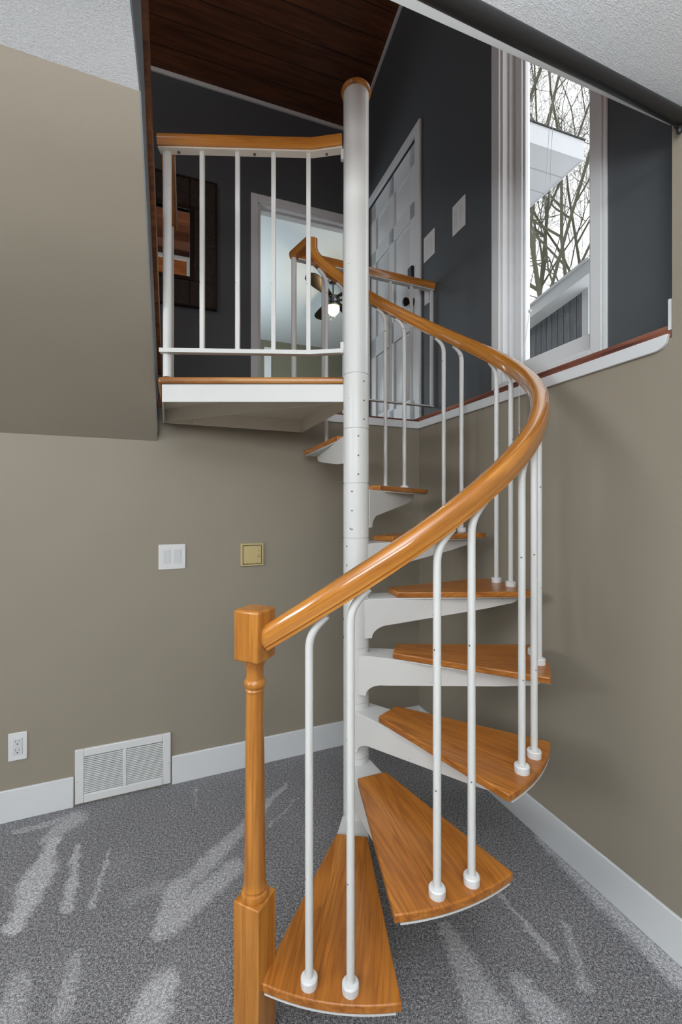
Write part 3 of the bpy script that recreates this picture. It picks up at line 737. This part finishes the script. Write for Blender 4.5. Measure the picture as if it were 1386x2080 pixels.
for x, z in ((-.21, .36), (.21, .36), (-.21, -.36), (.21, -.36)):
    g = MB().lathe([(.0018, 0), (.0012, .001)], 8); g.v = [(x * pw + a_, -.014 - c_, z * ph + b_) for a_, b_, c_ in g.v]; g.build('screw', M['steel'], o)
for z, r in ((.16, .0026), (-.02, .0024)):
    g = MB().lathe([(r, 0), (r * .7, .001)], 10); g.v = [(.27 * pw + a_, -.014 - c_, z * ph + b_) for a_, b_, c_ in g.v]; g.build('indicator', M['dark'], o)
MB().box(.22 * pw, .33 * pw, -.0145, -.0135, -.11 * ph, -.09 * ph).build('indicator', M['dark'], o, smooth=False)

# ---------------------------------------------------------------- mirror on the upper back wall
mr, mt = UB.pix(439.5, 379)[0], UB.pix(439, 379)[1]; mb = UB.pix(443, 633)[1]
ir = UB.pix(385.5, 500)[0]; it = UB.pix(385.5, 431)[1]; ib = UB.pix(385.5, 566)[1]
bwid = mr - ir; mw_ = bwid * 2 + .55
o = empty('wall_mirror', mw=UB.at(mr - mw_ / 2, 0, mb), label='wall mirror in a wide dark carved frame on the charcoal wall behind the landing', cat='mirror')
hh = mt - mb; hw_ = mw_ / 2; iw = hw_ - bwid; z0i, z1i = ib - mb, it - mb
g = MB().box(-hw_, -iw, -.03, 0, 0, hh).box(iw, hw_, -.03, 0, 0, hh).box(-iw, iw, -.03, 0, 0, z0i).box(-iw, iw, -.03, 0, z1i, hh)
g.build('frame', M['carved'], o, .006)
e_ = .012
g = MB().box(-hw_ - .004, -hw_ + e_, -.036, 0, -.004, hh + .004).box(hw_ - e_, hw_ + .004, -.036, 0, -.004, hh + .004).box(-hw_, hw_, -.036, 0, -.004, e_).box(-hw_, hw_, -.036, 0, hh - e_, hh + .004)
g.build('outer_moulding', M['frame_black'], o, .003)
g = MB().box(-iw - .03, -iw, -.038, 0, z0i - .03, z1i + .03).box(iw, iw + .03, -.038, 0, z0i - .03, z1i + .03).box(-iw, iw, -.038, 0, z0i - .03, z0i).box(-iw, iw, -.038, 0, z1i, z1i + .03)
for zz in (z0i - .03, z1i + .02): g.box(-hw_, hw_, -.033, 0, zz, zz + .008)
g.build('inner_moulding', M['frame_black'], o, .003)
MB().box(-iw, iw, -.008, -.002, z0i, z1i).build('mirror_glass', M['mirror'], o, smooth=False)

# ---------------------------------------------------------------- black rod below the lower ceiling
def cpix(X, Y, z): d = F * (z - HC) / (CY - Y); return Vector(((X - 693) / F * d, d, z))
q0, q1 = cpix(976, 32, 2.455), cpix(1366, 231, 2.526); dq = (q1 - q0).normalized()
k_end = 0
while RT.fromworld(*(q1 + dq * k_end).to_2d())[1] < -.012: k_end += .002
pe = q1 + dq * k_end; ps = q0 - dq * 1.1
rod = empty('curtain_rod', ps, 0, 'thick black rod fixed under the white ceiling at the stairwell edge', 'rod')
MB().tube([Vector((0, 0, 0)), pe - ps], .0205, 28).build('tube', M['black'], rod)
g = MB().tube([pe - ps - dq * .006, pe - ps + dq * .010], .0255, 28); g.build('end_flange', M['black'], rod, .002)
fz0 = cpix(1381, 263, 2.50) - ps
MB().lathe([(.002, -.014), (.007, -.009), (.0095, 0), (.007, .009), (.003, .024)], 20, (fz0.x, fz0.y)).build('finial', M['black'], rod).location = (0, 0, fz0.z)
MB().box(-.012, .012, -.012, .012, .010, CZ - ps.z - .0005).build('bracket', M['black'], rod, .002)

# ---------------------------------------------------------------- blind cord by the window
s_a, z_a = UR.pix(1077, 632, -.024); s_b, z_b = UR.pix(1060, 738, -.03)
A_ = UR.w(s_a, -.026, z_a); B_ = UR.w(s_b, -.03, z_b)
B2 = RT.pix(1055, 776, -.024); P2 = RT.w(B2[0], -.024, B2[1]); P3 = RT.w(RT.pix(1055, 870, -.024)[0], -.024, RT.pix(1055, 870, -.024)[1]); P4 = RT.w(RT.pix(1057, 950, -.024)[0], -.024, RT.pix(1057, 950, -.024)[1])
cord = empty('blind_cord', P4, 0, 'thin white blind cord with a bell pull hanging from the window over the edge trim', 'cord')
lc = lambda p: Vector(p) - P4
MB().tube([lc(A_), lc(A_.lerp(B_, .5)) + Vector((0, 0, -.01)), lc(B_), lc(P2), lc(P3), lc(P4)], .0016, 8).build('string', M['plastic'], cord)
for dx_ in (0, 7):
    q_ = [UR.w(UR.pix(X + dx_, Y, .045)[0], .045, UR.pix(X + dx_, Y, .045)[1]) for X, Y in ((1117, 130), (1116, 262), (1112, 330), (1107 + dx_ * .5, 420))]
    MB().tube([lc(p) for p in q_], .0009, 6).build('lift_cord', M['plastic2'], cord)
MB().lathe([(.003, .012), (.006, .006), (.0085, -.008), (.0085, -.014)], 16).build('bell_pull', M['plastic'], cord)
MB().lathe([(.001, -.004), (.0035, 0), (.001, .004)], 10, (lc(P3).x, lc(P3).y)).build('knot', M['plastic'], cord).location = (0, 0, lc(P3).z)
g = MB().lathe([(.008, 0), (.008, .006), (.005, .010)], 16); g.v = [tuple(lc(A_) + UR.x * a_ + Vector((0, 0, b_)) - UR.y * (c_ - .006)) for a_, b_, c_ in g.v]; g.build('cord_guide', M['plastic2'], cord)

# ---------------------------------------------------------------- ceiling fan in the bedroom
fd = 5.74; fx = gx(677, fd)
fan = empty('ceiling_fan', (fx, fd, 4.339), 0, 'dark bladed ceiling fan with a lit globe seen through the doorway', 'ceiling fan')
MB().lathe([(.012, -.20), (.012, -.04), (.055, -.03), (.07, 0)], 24).build('downrod', M['chrome'], fan)
MB().lathe([(.05, -.305), (.085, -.30), (.095, -.27), (.09, -.22), (.03, -.20)], 28).build('motor_housing', M['chrome'], fan)
MB().lathe([(.095, -.345), (.098, -.33), (.085, -.305), (.05, -.303)], 28).build('light_fitter', M['chrome'], fan)
MB().lathe([(.005, -.455), (.045, -.445), (.075, -.41), (.084, -.375), (.082, -.346)], 28).build('globe', M['globe'], fan)
for a in (-115, -45, 20, 66, 110):
    g = MB(); pr = [(.10, .035), (.2, .05), (.4, .075), (.55, .085), (.62, .07), (.66, .035), (.665, 0)]
    poly = [(r, w_) for r, w_ in pr] + [(r, -w_) for r, w_ in pr[::-1][1:]]
    g.prism(poly, -.004, .004); g.v = [(x, y, z + y * .2 - .235) for x, y, z in g.v]
    b = g.build('blade', M['bronze'], fan, smooth=False); b.rotation_euler = (0, 0, rad(a))
for x, l in ((-.03, .20), (.03, .16)):
    g = MB().tube([(x, -.09, -.34), (x, -.09, -.34 - l)], .002, 6); g.lathe([(.002, -.36 - l), (.008, -.35 - l), (.004, -.338 - l)], 10, (x, -.09)); g.build('pull_chain', M['chrome'], fan)
lt_ = bpy.data.lights.new('fan_globe_light', 'POINT'); lt_.energy = 10; lt_.color = (1, .72, .38); lt_.shadow_soft_size = .05
lo = bpy.data.objects.new('fan_globe_light', lt_); C.objects.link(lo); lo.parent = fan; lo.location = (0, 0, -.50)

# ---------------------------------------------------------------- outside
zs = 5.0
Cn = cpix(1187, 325, zs); Adir = (cpix(1083, 283, zs) - Cn).normalized(); Bdir = (cpix(1085, 420, zs) - Cn).normalized()
mE = Matrix(((Adir.x, Bdir.x, 0, Cn.x), (Adir.y, Bdir.y, 0, Cn.y), (0, 0, 1, zs), (0, 0, 0, 1)))
ev = empty('porch_roof', mw=mE, label='white fascia and soffit corner of a porch roof high outside the window', cat='roof')
MB().box(.02, 1.5, .02, 3.0, 0, .02).build('soffit', M['soffit'], ev, smooth=False)
MB().box(0, 1.5, 0, .02, -.004, .20).box(0, .02, .02, 3.0, -.004, .20).build('fascia', M['fascia'], ev, smooth=False)
MB().hexa([(-.012, -.012, .20), (1.5, -.012, .20), (1.5, 3, .20), (-.012, 3, .20)], [(-.012, -.012, .212), (1.5, -.012, .212), (1.5, 3, .6), (-.012, 3, .6)]).build('roof_deck', M['black'], ev, smooth=False)
zw = 4.0
W0, W1 = cpix(1185, 592, zw), cpix(1088, 661, zw); GF = Frame((W0.x, W0.y), W0.x - W1.x, W0.y - W1.y)   # x towards camera, y outwards = +x
ga = empty('garage', mw=GF.at(0, 0, 0), label='grey board-sided building with white eave low outside the window', cat='building')
MB().box(-4.5, -.0, 0, .1, 1.0, zw + .05).box(-.1, 0.1, .1, 3, 1.0, zw).build('siding_wall', M['siding'], ga, smooth=False)
MB().box(0, .11, -.015, .11, 1.0, zw).build('corner_board', M['fascia'], ga, smooth=False)
E0 = cpix(1196, 558, zw - .02); eo = GF.fromworld(E0.x, E0.y)[1]
g = MB().box(-4.5, .45, eo, .0, zw, zw + .015); g.v = [(x, y, z) for x, y, z in g.v]
so = g.build('soffit', M['soffit'], ga, smooth=False)
MB().box(-4.5, .45, eo - .02, eo, zw - .02, zw + .13).build('fascia', M['fascia'], ga, smooth=False)
MB().hexa([(-4.5, eo - .05, zw + .13), (.45, eo - .05, zw + .13), (.45, 2.5, zw + .13), (-4.5, 2.5, zw + .13)][::1], [(-4.5, eo - .05, zw + .15), (.45, eo - .05, zw + .15), (.45, 2.5, zw + .35), (-4.5, 2.5, zw + .35)]).build('roof_deck', M['fascia'], ga, smooth=False)
st(MB().box(-2, 40, 6, 60, .6, .7).build('ground_outside', paint('winter_lawn', srgb(120, 118, 96), .95), smooth=False))

def tree(seed, x, y, hgt, r0, label, lean=(0, 0)):
    rnd = random.Random(seed)
    root = empty('bare_tree', (x, y, .7), 0, label, 'tree')
    trunk, br_ = MB(), MB()
    def grow(mb, p, d, L, r, depth):
        n = 4 if depth < 3 else 3
        pts = [p.copy()]; q = p.copy(); dd = d.copy()
        for i in range(n):
            dd = (dd + Vector((rnd.uniform(-1, 1), rnd.uniform(-1, 1), rnd.uniform(-.5, .8))) * (.10 + .05 * depth)).normalized(); q = q + dd * L / n; pts.append(q.copy())
        mb.tube(pts, [r * (1 - .55 * i / n) for i in range(n + 1)], 7 if depth < 2 else (5 if depth < 3 else 3), cap=False)
        if depth >= 5 or r < .004: return
        kids = (9 if depth == 0 else 6 if depth == 1 else 5 if depth < 4 else 3)
        for k in range(kids):
            f = (.35 + .65 * (k + .6) / kids) if depth == 0 else (.25 + .75 * (k + .7) / kids)
            i = min(n - 1, int(f * n)); pp = pts[i].lerp(pts[i + 1], f * n - i)
            ax = dd.orthogonal().normalized(); ax = Matrix.Rotation(rnd.uniform(0, 2 * PI), 3, dd) @ ax
            nd = (dd * rnd.uniform(.45, .9) + ax * rnd.uniform(.5, .9) + Vector((0, 0, .25))).normalized()
            grow(br_, pp, nd, L * rnd.uniform(.45, .66), max(.0042, r * rnd.uniform(.40, .54)), depth + 1)
    grow(trunk, Vector((0, 0, 0)), Vector((lean[0], lean[1], 1)).normalized(), hgt, r0, 0)
    trunk.build('trunk', M['bark'], root); br_.build('branches', M['bark'], root)
tree(3, 5.15, 11.0, 11.5, .085, 'bare tree with the thickest pale trunk outside the window', (.03, 0))
tree(11, 7.3, 13.5, 12.0, .085, 'bare tree standing to the right beyond the grey building', (-.02, 0))
tree(8, 8.1, 17.5, 14.0, .11, 'bare tree farther back, its twigs behind the porch roof', (0, 0))
tree(27, 9.6, 17.0, 13.0, .09, 'slender bare tree at the right edge of the window view', (-.03, 0))
